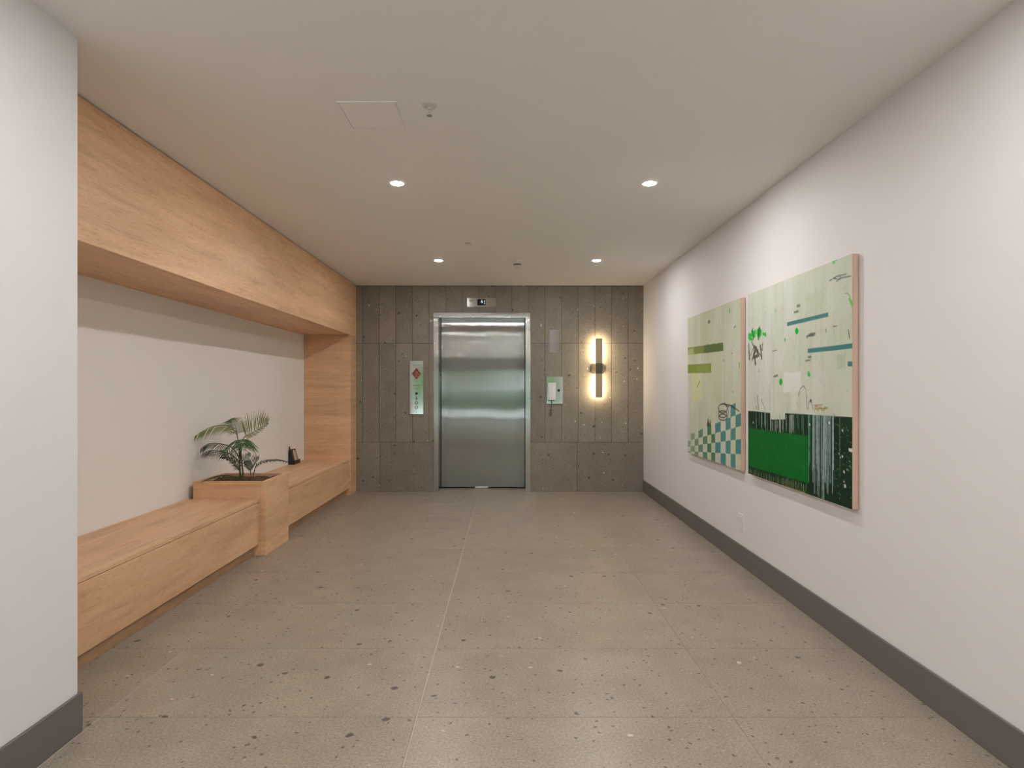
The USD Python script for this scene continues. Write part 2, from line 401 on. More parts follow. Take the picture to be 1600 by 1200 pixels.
for sx, x0 in ((1, ix0), (-1, ix1)):
    obj('jamb_plate', bx(min(x0, x0 + sx * 0.003), max(x0, x0 + sx * 0.003), 7.31, 7.40, 1.47, 1.56, 0.001), W['black'], ed, 'small black plate on the jamb')
    obj('door_gasket', bx(min(x0, x0 + sx * 0.006), max(x0, x0 + sx * 0.006), YD - 0.006, YD - 0.001, 0.005, iz), W['black'], ed)

# ------------------------------------------------------------------ entrance glazing and the outdoors, behind the viewpoint
wf = thing('wall_front', 'header over the glazed entrance behind the viewpoint', 'wall', kind='structure')
obj('plaster', bx(LX, RX, YE - 0.2, YE, 2.12, H), W['wall'], wf)
wn = thing('window_1', 'glazed entrance screen behind the viewpoint', 'window', (0, YE, 0), kind='structure')
ms = np.linspace(LX, RX, 7)
for x in ms:
    obj('mullion', bx(max(LX, x - 0.025), min(RX, x + 0.025), YE - 0.12, YE - 0.04, 0.0, 2.12, 0.003), W['alu'], wn)
obj('rail', bx(LX, RX, YE - 0.115, YE - 0.045, 2.06, 2.12, 0.003), W['alu'], wn)
obj('rail', bx(LX, RX, YE - 0.115, YE - 0.045, 0.0, 0.06, 0.003), W['alu'], wn)
for a, c in zip(ms[:-1], ms[1:]):
    obj('pane', bx(a + 0.025, c - 0.025, YE - 0.084, YE - 0.076, 0.06, 2.06), W['pane'], wn)
gp = thing('pavement', 'pale concrete forecourt outside the entrance', 'pavement', kind='structure')
obj('paving', bx(-30, 30, -22.0, YE - 0.2, -0.20, -0.02), W['pave'], gp)
gl = thing('lawn', 'green lawn beyond the forecourt', 'lawn', kind='structure')
obj('turf', bx(-60, 60, -70, -22.0, -0.22, -0.03), W['lawn'], gl)


def leaves(centers, size, r):
    n = len(centers)
    a = r.normal(size=(n, 3)); a /= np.linalg.norm(a, axis=1, keepdims=True)
    b = np.cross(a, r.normal(size=(n, 3))); b /= np.linalg.norm(b, axis=1, keepdims=True)
    s = size * r.uniform(0.6, 1.2, (n, 1))
    v = np.stack([centers - a * s, centers + b * s * 0.5, centers + a * s, centers - b * s * 0.5], 1).reshape(-1, 3)
    i = np.arange(n)[:, None] * 4
    return v, i + np.array([[0, 1, 2, 3]])


r2 = np.random.default_rng(3)
hd = thing('hedge', 'clipped dark green hedge outside the entrance, seen as a band in the steel door', 'hedge', (0, -23.5, 0))
c = r2.uniform((-22, -24, 0.02), (22, -23, 1.15), (9000, 3))
obj('foliage', leaves(c, 0.13, r2), W['hedge'], hd, kind='stuff')
for i, (x, lab_) in enumerate(((-12.4, 'leafy green tree outside the entrance, far left as seen from the elevator'), (-4.1, 'leafy green tree outside the entrance, left of its middle'), (4.1, 'leafy green tree outside the entrance, right of its middle'), (12.4, 'leafy green tree outside the entrance, far right'))):
    y = -28
    t = thing('tree', lab_, 'tree', (x, y, 0), group='trees outside the entrance')
    obj('trunk', tube([(x, y, -0.1), (x + 0.1, y, 1.2), (x, y + 0.1, 3.2)], [0.2, 0.15, 0.09]), W['bark'], t)
    g = r2.normal(size=(3200, 3)); g /= np.linalg.norm(g, axis=1, keepdims=True)
    g *= r2.uniform(0.25, 1, (3200, 1)) ** 0.5 * np.array([3.55, 2.4, 2.9])
    obj('crown', leaves(g + (x, y, 3.1), 0.34, r2), W['tree'], t, kind='stuff')

# ------------------------------------------------------------------ oak joinery on the left
ZB = 1.885
ws = thing('wood_surround', 'light oak header beam and post framing the bench niche', 'wood surround', ((XL + XF) / 2, 4.7, 0))
seams = [YP1 + 0.002, 4.62, YB - 0.001]
for a, c in zip(seams[:-1], seams[1:]):
    obj('fascia_panel', bx(XF - 0.03, XF, a + 0.0006, c - 0.0006, ZB, H - 0.006, 0.0012), W['wood_y'], ws)
    obj('soffit_panel', bx(XL + 0.001, XF - 0.0305, a + 0.0006, min(c, 6.977) - 0.0006, ZB, ZB + 0.025, 0.0012), W['wood_y'], ws)
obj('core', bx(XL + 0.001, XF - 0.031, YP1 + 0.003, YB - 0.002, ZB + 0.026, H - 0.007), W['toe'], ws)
obj('post', bx(XL + 0.001, XF, 6.977, YB - 0.001, 0.0, ZB - 0.001, 0.002), W['wood_xy'], ws)

XB, ZT = -1.858, 0.425
for y0, y1, label in ((YP1 + 0.014, 4.438, 'long oak bench in the foreground, left of the planter'), (4.907, 6.976, 'oak bench between the planter and the wood post')):
    t = thing('bench', label, 'bench', ((XL + XB) / 2, (y0 + y1) / 2, 0))
    obj('seat_top', bx(XL + 0.001, XB, y0, y1, ZT - 0.022, ZT, 0.0015), W['wood_y2'], t)
    obj('front_panel', bx(XB - 0.03, XB - 0.0005, y0, y1, 0.086, ZT - 0.0255, 0.002), W['wood_y2'], t)
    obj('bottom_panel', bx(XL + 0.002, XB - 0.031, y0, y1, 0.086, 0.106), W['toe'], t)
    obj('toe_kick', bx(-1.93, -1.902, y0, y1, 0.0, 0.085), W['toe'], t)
PX0, PX1, PY0, PY1, PZ = -2.354, -1.810, 4.440, 4.905, 0.555
pl = thing('planter', 'square oak planter box between the two benches', 'planter', ((PX0 + PX1) / 2, (PY0 + PY1) / 2, 0))
obj('front_panel', bx(PX1 - 0.036, PX1, PY0, PY1, 0.0, PZ, 0.0015), W['wood_xy'], pl)
obj('back_panel', bx(PX0, PX0 + 0.03, PY0 + 0.001, PY1 - 0.001, 0.0, PZ - 0.0005, 0.0015), W['wood_xy'], pl)
obj('side_panel', bx(PX0 + 0.0305, PX1 - 0.0365, PY0, PY0 + 0.022, 0.0, PZ, 0.0015), W['wood_xy'], pl)
obj('side_panel', bx(PX0 + 0.0305, PX1 - 0.0365, PY1 - 0.022, PY1, 0.0, PZ, 0.0015), W['wood_xy'], pl)
sx, sy = np.meshgrid(np.linspace(PX0 + 0.0305, PX1 - 0.0365, 70), np.linspace(PY0 + 0.022, PY1 - 0.022, 60), indexing='ij')
sz = 0.515 + 0.03 * meshkit.fbm(np.stack([sx * 22, sy * 22, sx * 0], -1), 4, 5)
idx = np.arange(sx.size).reshape(sx.shape)
q = np.stack([idx[:-1, :-1], idx[1:, :-1], idx[1:, 1:], idx[:-1, 1:]], -1).reshape(-1, 4)
obj('soil', (np.stack([sx, sy, sz], -1).reshape(-1, 3), q), W['soil'], pl, 'dark brown bark soil', kind='stuff')


# ------------------------------------------------------------------ palm in the planter
r3 = np.random.default_rng(12)
CAMP = np.array([0, 0, EYE])


def bez(pts, n):
    """Smooth curve through the points."""
    from scipy.interpolate import CubicSpline
    p = np.array(pts, float)
    s = np.r_[0, np.cumsum(np.linalg.norm(np.diff(p, axis=0), axis=1))]
    return CubicSpline(s / s[-1], p, bc_type='natural')(np.linspace(0, 1, n))


def frond(stalk, pts, length, up, dn, droop, material, parent, n=26, width=0.0068, sweep=0.75, face=None, label=None):
    """A pinnate palm frond: petiole through 'stalk', rachis through 'pts', two combs of narrow leaflets.
    up / dn: length factors of the two combs; droop: how far the leaflet tips hang; face: direction the blade's flat faces."""
    rach = bez(pts, 40)
    tang = np.gradient(rach, axis=0); tang /= np.linalg.norm(tang, axis=1, keepdims=True)
    ms = [tube(rach, np.linspace(0.0032, 0.0010, 40), 5)]
    if stalk is not None:
        ms.append(tube(bez(list(stalk) + [pts[0]], 14), np.linspace(0.0055, 0.0034, 14), 6))
    V, Fc = [], []
    face = np.array((0.55, -1.0, 0.15) if face is None else face, float); face /= np.linalg.norm(face)
    for side, fac in ((1, up), (-1, dn)):
        if fac <= 0:
            continue
        for i in range(n):
            s = (i + 0.5 + r3.uniform(-0.2, 0.2)) / n
            j = min(39, int(s * 39))
            t = tang[j]
            lat = np.cross(t, face) * side; lat /= np.linalg.norm(lat)
            L = length * fac * (0.35 + 0.65 * math.sin(math.pi * min(1, 0.22 + 0.80 * s)) ** 0.8) * r3.uniform(0.88, 1.08)
            d = lat * (1 - 0.45 * s) + t * (sweep + 0.7 * s) + face * r3.uniform(-0.1, 0.22)
            d /= np.linalg.norm(d)
            w = np.cross(d, face); w /= np.linalg.norm(w)
            w = w * 0.8 + face * 0.35 * side
            m = len(V)
            for kk, (q_, ww) in enumerate(((0, 0.35), (0.3, 1.0), (0.62, 0.85), (1.0, 0.04))):
                c_ = rach[j] + d * L * q_ + np.array([0, 0, -1]) * droop * L * q_ * q_
                V += [c_ - w * width * ww * 0.5, c_ + face * width * 0.18 * ww, c_ + w * width * ww * 0.5]
            for kk in range(3):
                a = m + kk * 3
                Fc += [(a, a + 1, a + 4), (a, a + 4, a + 3), (a + 1, a + 2, a + 5), (a + 1, a + 5, a + 4)]
    ms.append(trimesh.Trimesh(V, Fc, process=False))
    return obj('frond', join(*ms), material, parent, label=label)


def P(zx, zy, dd=0.0):                     # from the measuring sheet of the planter corner, at depth 4.68 + dd
    return at(290 + zx * 0.11875, 640 + zy * 0.11875, 4.68 + dd)


palm = thing('palm_plant', 'green feathery palm growing in the oak planter', 'plant', (-2.10, 4.68, 0.49))
base = P(728, 905)
obj('stem', tube(bez([P(722, 925), P(715, 800), P(712, 680), P(705, 560)], 20), np.linspace(0.0085, 0.0045, 20), 8), W['stem'], palm, smooth=True)
obj('stem', tube(bez([P(760, 925, -0.03), P(752, 800, -0.02), P(735, 660), P(730, 560)], 20), np.linspace(0.0075, 0.004, 20), 8), W['stem'], palm, smooth=True)
obj('stem', tube(bez([P(856, 935), P(858, 850), P(850, 800)], 10), 0.0035, 6), W['stem'], palm, smooth=True)
obj('stem', tube(bez([P(885, 935, .03), P(895, 850, .03), P(920, 755, .03)], 10), 0.0035, 6), W['stem'], palm, smooth=True)
frond([P(728, 560), P(745, 400)], [P(785, 352), P(880, 300, -.04), P(990, 235, -.06), P(1085, 172, -.08)], 0.155, 0.32, 1.2, 0.02, W['leaf_light'], palm, n=24, sweep=0.35)
frond([P(705, 560), P(690, 395)], [P(668, 310), P(600, 235, -.03), P(480, 208, -.08), P(300, 250, -.14), P(122, 352, -.2)], 0.085, 0.35, 1.0, 0.6, W['leaf_light'], palm, n=34, sweep=0.9)
frond([P(708, 540), P(690, 400)], [P(676, 320), P(660, 230, .04), P(620, 150, .08), P(590, 125, .12)], 0.14, 1.0, 1.0, 0.35, W['leaf_mid'], palm, n=20, sweep=0.7)
frond([P(718, 600), P(724, 520)], [P(722, 480, -.02), P(715, 420, -.07), P(725, 395, -.14), P(745, 410, -.22), P(760, 450, -.28)], 0.14, 1.1, 1.1, 0.75, W['leaf_green'], palm, n=22, width=0.0055, sweep=0.15, face=(0.1, -0.35, 1))
frond([P(722, 640), P(730, 560)], [P(735, 520, -.03), P(760, 455, -.10), P(790, 440, -.17), P(830, 475, -.24)], 0.11, 1.1, 1.1, 0.8, W['leaf_green'], palm, n=16, width=0.0055, sweep=0.2, face=(0.3, -0.35, 1))
frond([P(715, 650), P(660, 560)], [P(590, 480), P(450, 452, -.05), P(290, 458, -.1), P(192, 530, -.14)], 0.075, 0.30, 0.9, 0.6, W['leaf_dark'], palm, n=20, sweep=0.9)
frond([P(712, 700), P(660, 640)], [P(580, 580), P(440, 548, -.06), P(310, 545, -.12), P(212, 590, -.18)], 0.080, 0.30, 0.9, 0.55, W['leaf_dark'], palm, n=20, sweep=0.9)
frond(None, [P(700, 780, -.02), P(640, 690, -.05), P(560, 610, -.09), P(470, 560, -.14)], 0.13, 0.9, 0.4, 0.25, W['leaf_mid'], palm, n=18, sweep=0.6)
frond(None, [P(705, 800), P(640, 715, -.04), P(560, 655, -.09), P(480, 640, -.12)], 0.11, 0.9, 0.2, 0.35, W['leaf_dark'], palm, n=16, sweep=0.9)
frond(None, [P(730, 700, -.02), P(770, 640, -.06), P(810, 590, -.1), P(850, 570, -.14)], 0.08, 0.7, 1.0, 0.4, W['leaf_green'], palm, n=12, sweep=0.8)
frond(None, [P(850, 800), P(820, 740), P(790, 700, .03), P(770, 690, .05)], 0.09, 0.8, 0.3, 0.2, W['leaf_dark'], palm, n=14, sweep=0.5)
frond(None, [P(850, 800), P(890, 730), P(930, 680, .03), P(960, 650, .06)], 0.10, 0.15, 1.0, 0.1, W['leaf_dark'], palm, n=14, sweep=0.3)
frond(None, [P(915, 755, .03), P(1000, 700, .08), P(1120, 672, .14), P(1230, 668, .2), P(1345, 692, .25)], 0.075, 0.25, 0.9, 0.5, W['leaf_dark'], palm, n=22, sweep=1.1)
frond(None, [P(690, 905), P(560, 872, -.06), P(430, 878, -.12), P(310, 910, -.19), P(200, 955, -.25)], 0.07, 0.35, 0.5, 0.1, W['leaf_mid'], palm, n=22, sweep=1.6)

# ------------------------------------------------------------------ leaflet holder on the far bench
hx, hy0, hy1 = -2.385, 6.47, 6.65
lh = thing('leaflet_holder', 'small dark leaflet holder on the far bench against the niche wall', 'leaflet holder', (hx, 6.56, ZT))


def lean(x0, x1, y0, y1, z0, z1, dx):
    m = bx(x0, x1, y0, y1, z0, z1, 0.0006)
    v = m.vertices.copy()
    v[:, 0] += dx * (v[:, 2] - z0) / (z1 - z0)
    return trimesh.Trimesh(v, m.faces, process=False)


obj('tray', bx(hx, hx + 0.062, hy0, hy1, ZT, ZT + 0.022, 0.003), W['black'], lh)
obj('back_plate', lean(hx + 0.034, hx + 0.038, hy0 + 0.004, hy1 - 0.004, ZT + 0.0225, ZT + 0.16, -0.032), W['black'], lh)
fin = Polygon([(0.0, 0.0), (0.055, 0.0), (0.010, 0.20), (0.003, 0.20)])
m = slab_y(fin, 0, 0.005); m.apply_translation((hx + 0.001, hy0 - 0.006, ZT)); obj('end_fin', m, W['black'], lh)
obj('front_lip', bx(hx + 0.058, hx + 0.062, hy0, hy1, ZT + 0.0225, ZT + 0.045, 0.001), W['black'], lh)
for i, (mk, lab, y0, y1, hgt) in enumerate((('card_maroon', 'maroon leaflet standing in the dark holder', 6.478, 6.532, 0.135), ('card_cream', 'cream leaflet in the middle of the dark holder', 6.536, 6.586, 0.15), ('card_tan', 'tan leaflet at the far end of the dark holder', 6.590, 6.642, 0.14))):
    c_ = obj('leaflet', lean(hx + 0.045, hx + 0.049, y0, y1, ZT + 0.0225, ZT + hgt, -0.030), W[mk])
    tag(c_, lab, 'leaflet', 'leaflets in the holder')

# ------------------------------------------------------------------ wall fittings beside the elevator
YW = YB - 0.0006
pi_ = thing('floor_indicator', 'steel floor indicator with a small dark display above the elevator door', 'floor indicator', (-0.316, YB, 2.306))
obj('plate', round_plate(-0.492, -0.141, 2.252, 2.361, YW - 0.014, YW, 0.003), W['plate'], pi_)
obj('display', round_plate(-0.367, -0.266, 2.270, 2.346, YW - 0.0165, YW - 0.0142, 0.002), W['screen'], pi_)
tm = meshkit.text_mesh('4', 0.036, 0.0006, True)
v = tm.vertices.copy()
v = np.stack([v[:, 0] - v[:, 0].mean() - 0.313, YW - 0.0170 - v[:, 2], v[:, 1] - v[:, 1].mean() + 2.318], 1)
obj('digit', trimesh.Trimesh(v, tm.faces[:, ::-1], process=False), W['digit'], pi_, 'lit digit on the display')
obj('status_mark', join(*[bx(-0.284, -0.276, YW - 0.0172, YW - 0.0167, z, z + 0.018) for z in (2.285, 2.311)]), W['digit'], pi_, 'two pale marks on the display')
obj('speaker_slots', join(*[bx(-0.470 + 0.012 * s_, -0.466 + 0.012 * s_, YW - 0.0146, YW - 0.0141, 2.315, 2.340) for s_ in range(5)]), W['engrave'], pi_)

cp = thing('call_panel', 'tall steel call panel with red fire emblem left of the elevator', 'call panel', (-1.108, YB - 0.0035, 0.945), turn=2.5)
YW -= 0.0035
cx = -1.108
obj('plate', round_plate(-1.189, -1.027, 0.945, 1.594, YW - 0.018, YW, 0.004), W['plate'], cp)
yf = YW - 0.018


def flat(poly, t=0.001, lift=0.0):
    return slab_y(poly, yf - lift - t, yf - lift - 0.00005)


def diamond(x, z, hw, hh):
    return Polygon([(x - hw, z), (x, z - hh), (x + hw, z), (x, z + hh)])


ez = 1.436
em = obj('emblem', flat(diamond(cx, ez, 0.060, 0.076), 0.0008), W['pink'], cp, 'red diamond fire emblem')
ds = [diamond(cx, ez + 0.034, 0.023, 0.030), diamond(cx - 0.027, ez, 0.023, 0.030), diamond(cx + 0.027, ez, 0.023, 0.030), diamond(cx, ez - 0.034, 0.023, 0.030)]
for d_ in ds:
    obj('diamond', flat(d_, 0.0008, 0.0009), W['red'], em)
st = [LineString([(cx - 0.012, ez - 0.045), (cx - 0.003, ez - 0.022)]), LineString([(cx + 0.004, ez - 0.022), (cx + 0.010, ez - 0.045)]), LineString([(cx - 0.035, ez - 0.01), (cx - 0.022, ez + 0.004)]),
      LineString([(cx + 0.022, ez + 0.004), (cx + 0.036, ez - 0.01)]), LineString([(cx - 0.008, ez + 0.018), (cx + 0.008, ez + 0.018), (cx, ez + 0.032)])]
for s_ in st:
    obj('figure', flat(s_.buffer(0.0045), 0.0006, 0.0018), W['pink'], em)
bars = [sbox(cx - 0.055, 1.540, cx + 0.055, 1.543)] + [sbox(cx - w_, z, cx + w_, z + 0.004) for w_, z in ((0.018, 1.345), (0.045, 1.300), (0.040, 1.288), (0.030, 1.255))]
for p_ in bars:
    obj('engraving', flat(p_), W['engrave'], cp)
obj('key_switch', lathe([(0, 0.006), (0.013, 0.006), (0.0165, 0.003), (0.0165, 0), (0, 0)], (cx, yf, 1.197), 24, '-y'), W['black'], cp, 'black round key switch')
obj('icon', join(flat(Point(cx, 1.160).buffer(0.006)), flat(Polygon([(cx - 0.012, 1.124), (cx + 0.012, 1.124), (cx + 0.004, 1.152), (cx - 0.004, 1.152)]))), W['engrave'], cp)
for z in (1.081, 1.030):
    bt = obj('call_button', lathe([(0, 0.007), (0.012, 0.007), (0.014, 0.005), (0.014, 0), (0, 0)], (cx, yf, z), 24, '-y'), W['plate'], cp)
    obj('ring', lathe([(0.0145, 0), (0.0145, 0.004), (0.0195, 0.004), (0.0195, 0), (0.0145, 0)], (cx, yf, z), 24, '-y'), W['engrave'], bt)
obj('screw', lathe([(0, 0.002), (0.005, 0.002), (0.005, 0), (0, 0)], (cx, yf, 0.968), 12, '-y'), W['engrave'], cp)

YW += 0.0035
ph = thing('intercom_panel', 'steel intercom panel with white handset and hanging cord right of the elevator', 'intercom', (0.575, YB, 1.07))
obj('plate', round_plate(0.477, 0.674, 1.070, 1.400, YW - 0.014, YW, 0.003), W['plate'], ph)
yf = YW - 0.014
hs = obj('handset', round_plate(0.494, 0.584, 1.117, 1.328, yf - 0.035, yf - 0.001, 0.006), W['white'], ph, 'white ribbed handset')
obj('rib', join(*[bx(x, x + 0.006, yf - 0.040, yf - 0.0352, 1.122, 1.322, 0.001) for x in (0.498, 0.520, 0.536, 0.552, 0.570)]), W['white'], hs)
obj('cradle', bx(0.494, 0.576, yf - 0.018, yf - 0.001, 1.106, 1.1165, 0.002), W['engrave'], ph)
obj('push_button', lathe([(0, 0.008), (0.012, 0.008), (0.016, 0.004), (0.016, 0), (0, 0)], (0.623, yf, 1.234), 24, '-y'), W['black'], ph, 'black push button')
for w_, z in ((0.003, 1.305), (0.010, 1.196)):
    obj('engraving', flat(sbox(0.623 - w_, z, 0.623 + w_, z + 0.004)), W['engrave'], ph)
cd = [(0.537, yf - 0.012, 1.105), (0.538, yf - 0.016, 1.075), (0.530, yf - 0.020, 1.045), (0.532, yf - 0.012, 1.00), (0.520, yf - 0.004, 0.965), (0.514, yf, 0.945), (0.524, yf - 0.002, 0.925), (0.534, yf - 0.004, 0.945), (0.526, yf - 0.006, 0.985), (0.512, yf - 0.004, 1.0)]
obj('cord', tube(bez(cd, 60), 0.0045, 8), W['cord'], ph, 'dark hanging cord', smooth=True)
obj('cord_plug', lathe([(0, 0), (0.008, 0), (0.008, 0.022), (0, 0.022)], (0.537, yf - 0.012, 1.084), 16), W['cord'], ph)

sg = thing('notice_holder', 'clear acrylic notice holder on the stone wall above the intercom', 'notice holder', (0.569, YB, 1.70))
obj('back_sheet', round_plate(0.512, 0.625, 1.695, 1.976, YW - 0.003, YW - 0.0005, 0.003), W['acrylic'], sg)
gx, gz = np.meshgrid(np.linspace(0.5135, 0.6235, 24), np.linspace(1.697, 1.974, 48), indexing='ij')
gy = YW - 0.0055 - 0.0014 * np.sin((gx - 0.5135) / 0.11 * math.pi) - 0.0006 * np.sin(gz * 62 + gx * 30) - 0.0004 * np.sin(gz * 23)
idx = np.arange(gx.size).reshape(gx.shape)
q = np.stack([idx[:-1, :-1], idx[1:, :-1], idx[1:, 1:], idx[:-1, 1:]], -1).reshape(-1, 4)
obj('front_sheet', (np.stack([gx, gy, gz], -1).reshape(-1, 3), q), W['acrylic'], sg, smooth=True)

# sconce
sc = thing('wall_sconce', 'slim dark bronze wall sconce with warm backlight on the stone wall', 'wall light', (1.10, YB, 1.5))
obj('back_plate', round_plate(1.020, 1.180, 1.437, 1.562, YW - 0.020, YW, 0.022, 6), W['bronze_dark'], sc)
obj('stand_off', lathe([(0, 0.05), (0.028, 0.05), (0.028, 0), (0, 0)], (1.10, YW - 0.0205, 1.50), 20, '-y'), W['bronze_dark'], sc)
ya, yb = YW - 0.105, YW - 0.072
obj('bar', bx(1.0625, 1.1400, ya, yb, 1.150, 1.862, 0.003), W['bronze'], sc)
obj('clamp', join(bx(1.0605, 1.1420, ya - 0.002, ya - 0.0003, 1.437, 1.562)), W['bronze_dark'], sc, 'darker centre band')
for z0, z1 in ((1.165, 1.415), (1.585, 1.847)):
    obj('light_strip', bx(1.070, 1.1325, yb + 0.0005, yb + 0.012, z0, z1, 0.003), W['warm'], sc, 'warm glowing strip facing the wall')

# ------------------------------------------------------------------ ceiling fittings
def downlight(x, y, label, group):
    t = thing('downlight', label, 'downlight', (x, y, H), group)
    obj('lens', lathe([(0, -0.0060), (0.037, -0.0060), (0.037, -0.0004), (0, -0.0004)], (x, y, H), 32), W['lamp'], t)
    obj('bezel', lathe([(0.0375, -0.0004), (0.0375, -0.0045), (0.041, -0.0055), (0.048, -0.0035), (0.050, -0.0004), (0.0375, -0.0004)], (x, y, H), 32), W['bezel'], t)
    return t


d0 = downlight(-0.679, 3.65, 'glowing round downlight in the ceiling, left of the nearer pair', 'downlights in the ceiling')
dup(d0, (0.874, 3.65, H), 'glowing round downlight in the ceiling, right of the nearer pair')
dup(d0, (-0.679, 5.83, H), 'glowing round downlight in the ceiling, left of the pair by the elevator')
dup(d0, (0.874, 5.83, H), 'glowing round downlight in the ceiling, right of the pair by the elevator')
for y in (1.47, -0.71, -2.89, -5.07, -7.25):
    for x in ((-0.679, 0.874) if y > 1 else (-3.785, -2.232, -0.679, 0.874)):
        dup(d0, (x, y, H), 'round downlight behind the viewpoint, seen only as a streak in the steel door', 'downlights behind the viewpoint')

ap = thing('access_panel', 'square flush white access panel in the ceiling', 'access panel', (-0.622, 2.75, H))
obj('hatch', bx(-0.748, -0.496, 2.622, 2.878, H - 0.0045, H - 0.0002, 0.0012), W['hatch'], ap)
obj('edge', join(bx(-0.755, -0.7495, 2.615, 2.885, H - 0.006, H - 0.0002), bx(-0.4945, -0.489, 2.615, 2.885, H - 0.006, H - 0.0002), bx(-0.7495, -0.4945, 2.615, 2.6205, H - 0.006, H - 0.0002), bx(-0.7495, -0.4945, 2.8795, 2.885, H - 0.006, H - 0.0002)), W['ceil'], ap)

x, y = -0.350, 2.66
sp = thing('sprinkler', 'pendent fire sprinkler hanging from the ceiling beside the access panel', 'sprinkler', (x, y, H))
obj('escutcheon', lathe([(0.012, -0.006), (0.026, -0.0065), (0.0325, -0.003), (0.0335, -0.0003), (0.012, -0.0003), (0.012, -0.006)], (x, y, H), 32), W['offwhite'], sp)
obj('body', lathe([(0, -0.0003), (0.0115, -0.0003), (0.0115, -0.012), (0.007, -0.016), (0.0, -0.016)], (x, y, H), 20), W['offwhite'], sp)
for s in (-1, 1):
    obj('frame_arm', tube([(x + s * 0.009, y, H - 0.012), (x + s * 0.011, y, H - 0.026), (x + s * 0.003, y, H - 0.042)], 0.0018, 6), W['offwhite'], sp)
obj('bulb', lathe([(0, -0.038), (0.0022, -0.036), (0.0022, -0.018), (0, -0.0162)], (x, y, H), 10), W['offwhite'], sp)
obj('deflector', lathe([(0, -0.0455), (0.0125, -0.0455), (0.0125, -0.0440), (0.004, -0.0415), (0, -0.0415)], (x, y, H), 20), W['grey'], sp)

x, y = -0.341, 5.16
cc = thing('concealed_sprinkler', 'small flat white concealed sprinkler in the ceiling between the far downlights', 'sprinkler', (x, y, H))
obj('cap', lathe([(0, -0.008), (0.026, -0.008), (0.028, -0.006), (0.028, -0.003), (0, -0.003)], (x, y, H), 28), W['offwhite'], cc)
obj('collar', lathe([(0, -0.0029), (0.022, -0.0029), (0.022, -0.0003), (0, -0.0003)], (x, y, H), 24), W['engrave'], cc)

x, y = 0.097, 5.87
sm = thing('smoke_detector', 'small round ceiling detector with a dark band above the elevator', 'smoke detector', (x, y, H))
obj('base', lathe([(0, -0.0003), (0.052, -0.0003), (0.052, -0.008), (0.044, -0.030), (0, -0.030)], (x, y, H), 32), W['offwhite'], sm)
obj('dark_band', lathe([(0, -0.0303), (0.040, -0.0303), (0.037, -0.046), (0, -0.046)], (x, y, H), 32), W['engrave'], sm)
obj('cap', lathe([(0, -0.0463), (0.038, -0.0463), (0.030, -0.056), (0, -0.058)], (x, y, H), 32), W['offwhite'], sm)

# outlet on the right wall
ou = thing('wall_outlet', 'white outlet plate low on the right wall above the baseboard', 'outlet', (XR, 4.21, 0.30))
m = bx(XR - 0.006, XR - 0.0002, 4.165, 4.255, 0.240, 0.362, 0.002)
obj('plate', m, W['white'], ou)
for z in (0.272, 0.328):
    obj('socket', bx(XR - 0.0085, XR - 0.0062, 4.192, 4.228, z - 0.016, z + 0.016, 0.001), W['white'], ou)

# ------------------------------------------------------------------ the two paintings
XC = 1.627


class Canvas:
    """A flat abstract painting: one colour per point of a fine grid. Shapes are given in (u, v), u along the wall away from the
    elevator, v downwards, both in metres."""

    def __init__(self, width, height, step, seed, base):
        self.w, self.h = width, height
        self.nu, self.nv = int(width / step), int(height / step)
        self.u, self.v = np.meshgrid(np.linspace(0, width, self.nu), np.linspace(0, height, self.nv), indexing='ij')
        self.seed = seed
        self.c = np.empty(self.u.shape + (3,))
        self.c[:] = np.array(base)

    def noise(self, fu, fv, s, o=4):
        return meshkit.fbm(np.stack([self.u * fu, self.v * fv, np.full(self.u.shape, s * 3.3)], -1), o, self.seed + s)

    def put(self, mask, col, a=1.0):
        k = (np.clip(mask, 0, 1) * a)[..., None]
        self.c = self.c * (1 - k) + np.array(col) * k

    def quad(self, pts, rough=0.0):
        """Inside a convex polygon given in order."""
        p = np.array(pts, float)
        if np.sum(p[:, 0] * np.roll(p[:, 1], -1) - np.roll(p[:, 0], -1) * p[:, 1]) < 0:
            p = p[::-1]
        d = np.full(self.u.shape, 1e9)
        for a, b_ in zip(p, np.roll(p, -1, 0)):
            e = b_ - a
            d = np.minimum(d, (e[0] * (self.v - a[1]) - e[1] * (self.u - a[0])) / (np.hypot(*e) + 1e-9))
        if rough:
            d = d + (self.noise(40, 40, 9, 3) - 0.5) * rough
        return np.clip(d / 0.003 + 0.5, 0, 1)

    def stroke(self, pts, r, rough=0.0):
        p = np.array(pts, float)
        d = np.full(self.u.shape, 1e9)
        for a, b_ in zip(p[:-1], p[1:]):
            e = b_ - a
            t = np.clip(((self.u - a[0]) * e[0] + (self.v - a[1]) * e[1]) / (e @ e + 1e-12), 0, 1)
            d = np.minimum(d, np.hypot(self.u - a[0] - t * e[0], self.v - a[1] - t * e[1]))
        if rough:
            d = d + (self.noise(60, 60, 8, 2) - 0.5) * rough
        return np.clip((r - d) / 0.003 + 0.5, 0, 1)

    def build(self, y_far, z_top, parent):
        y, z = y_far - self.u, z_top - self.v
        V = np.stack([np.full(y.shape, XC), y, z], -1).reshape(-1, 3)
        idx = np.arange(self.nu * self.nv).reshape(self.nu, self.nv)
        q = np.stack([idx[:-1, :-1], idx[1:, :-1], idx[1:, 1:], idx[:-1, 1:]], -1).reshape(-1, 4)
        o = obj('canvas', (V, q), W['print'], parent)
        UsdGeom.PrimvarsAPI(o).CreatePrimvar('paint', Sdf.ValueTypeNames.Color3fArray, 'vertex').Set(Vt.Vec3fArray.FromNumpy(self.c.reshape(-1, 3).astype(np.float32)))


S = lin
ZTOP, HT = 1.885, 1.208


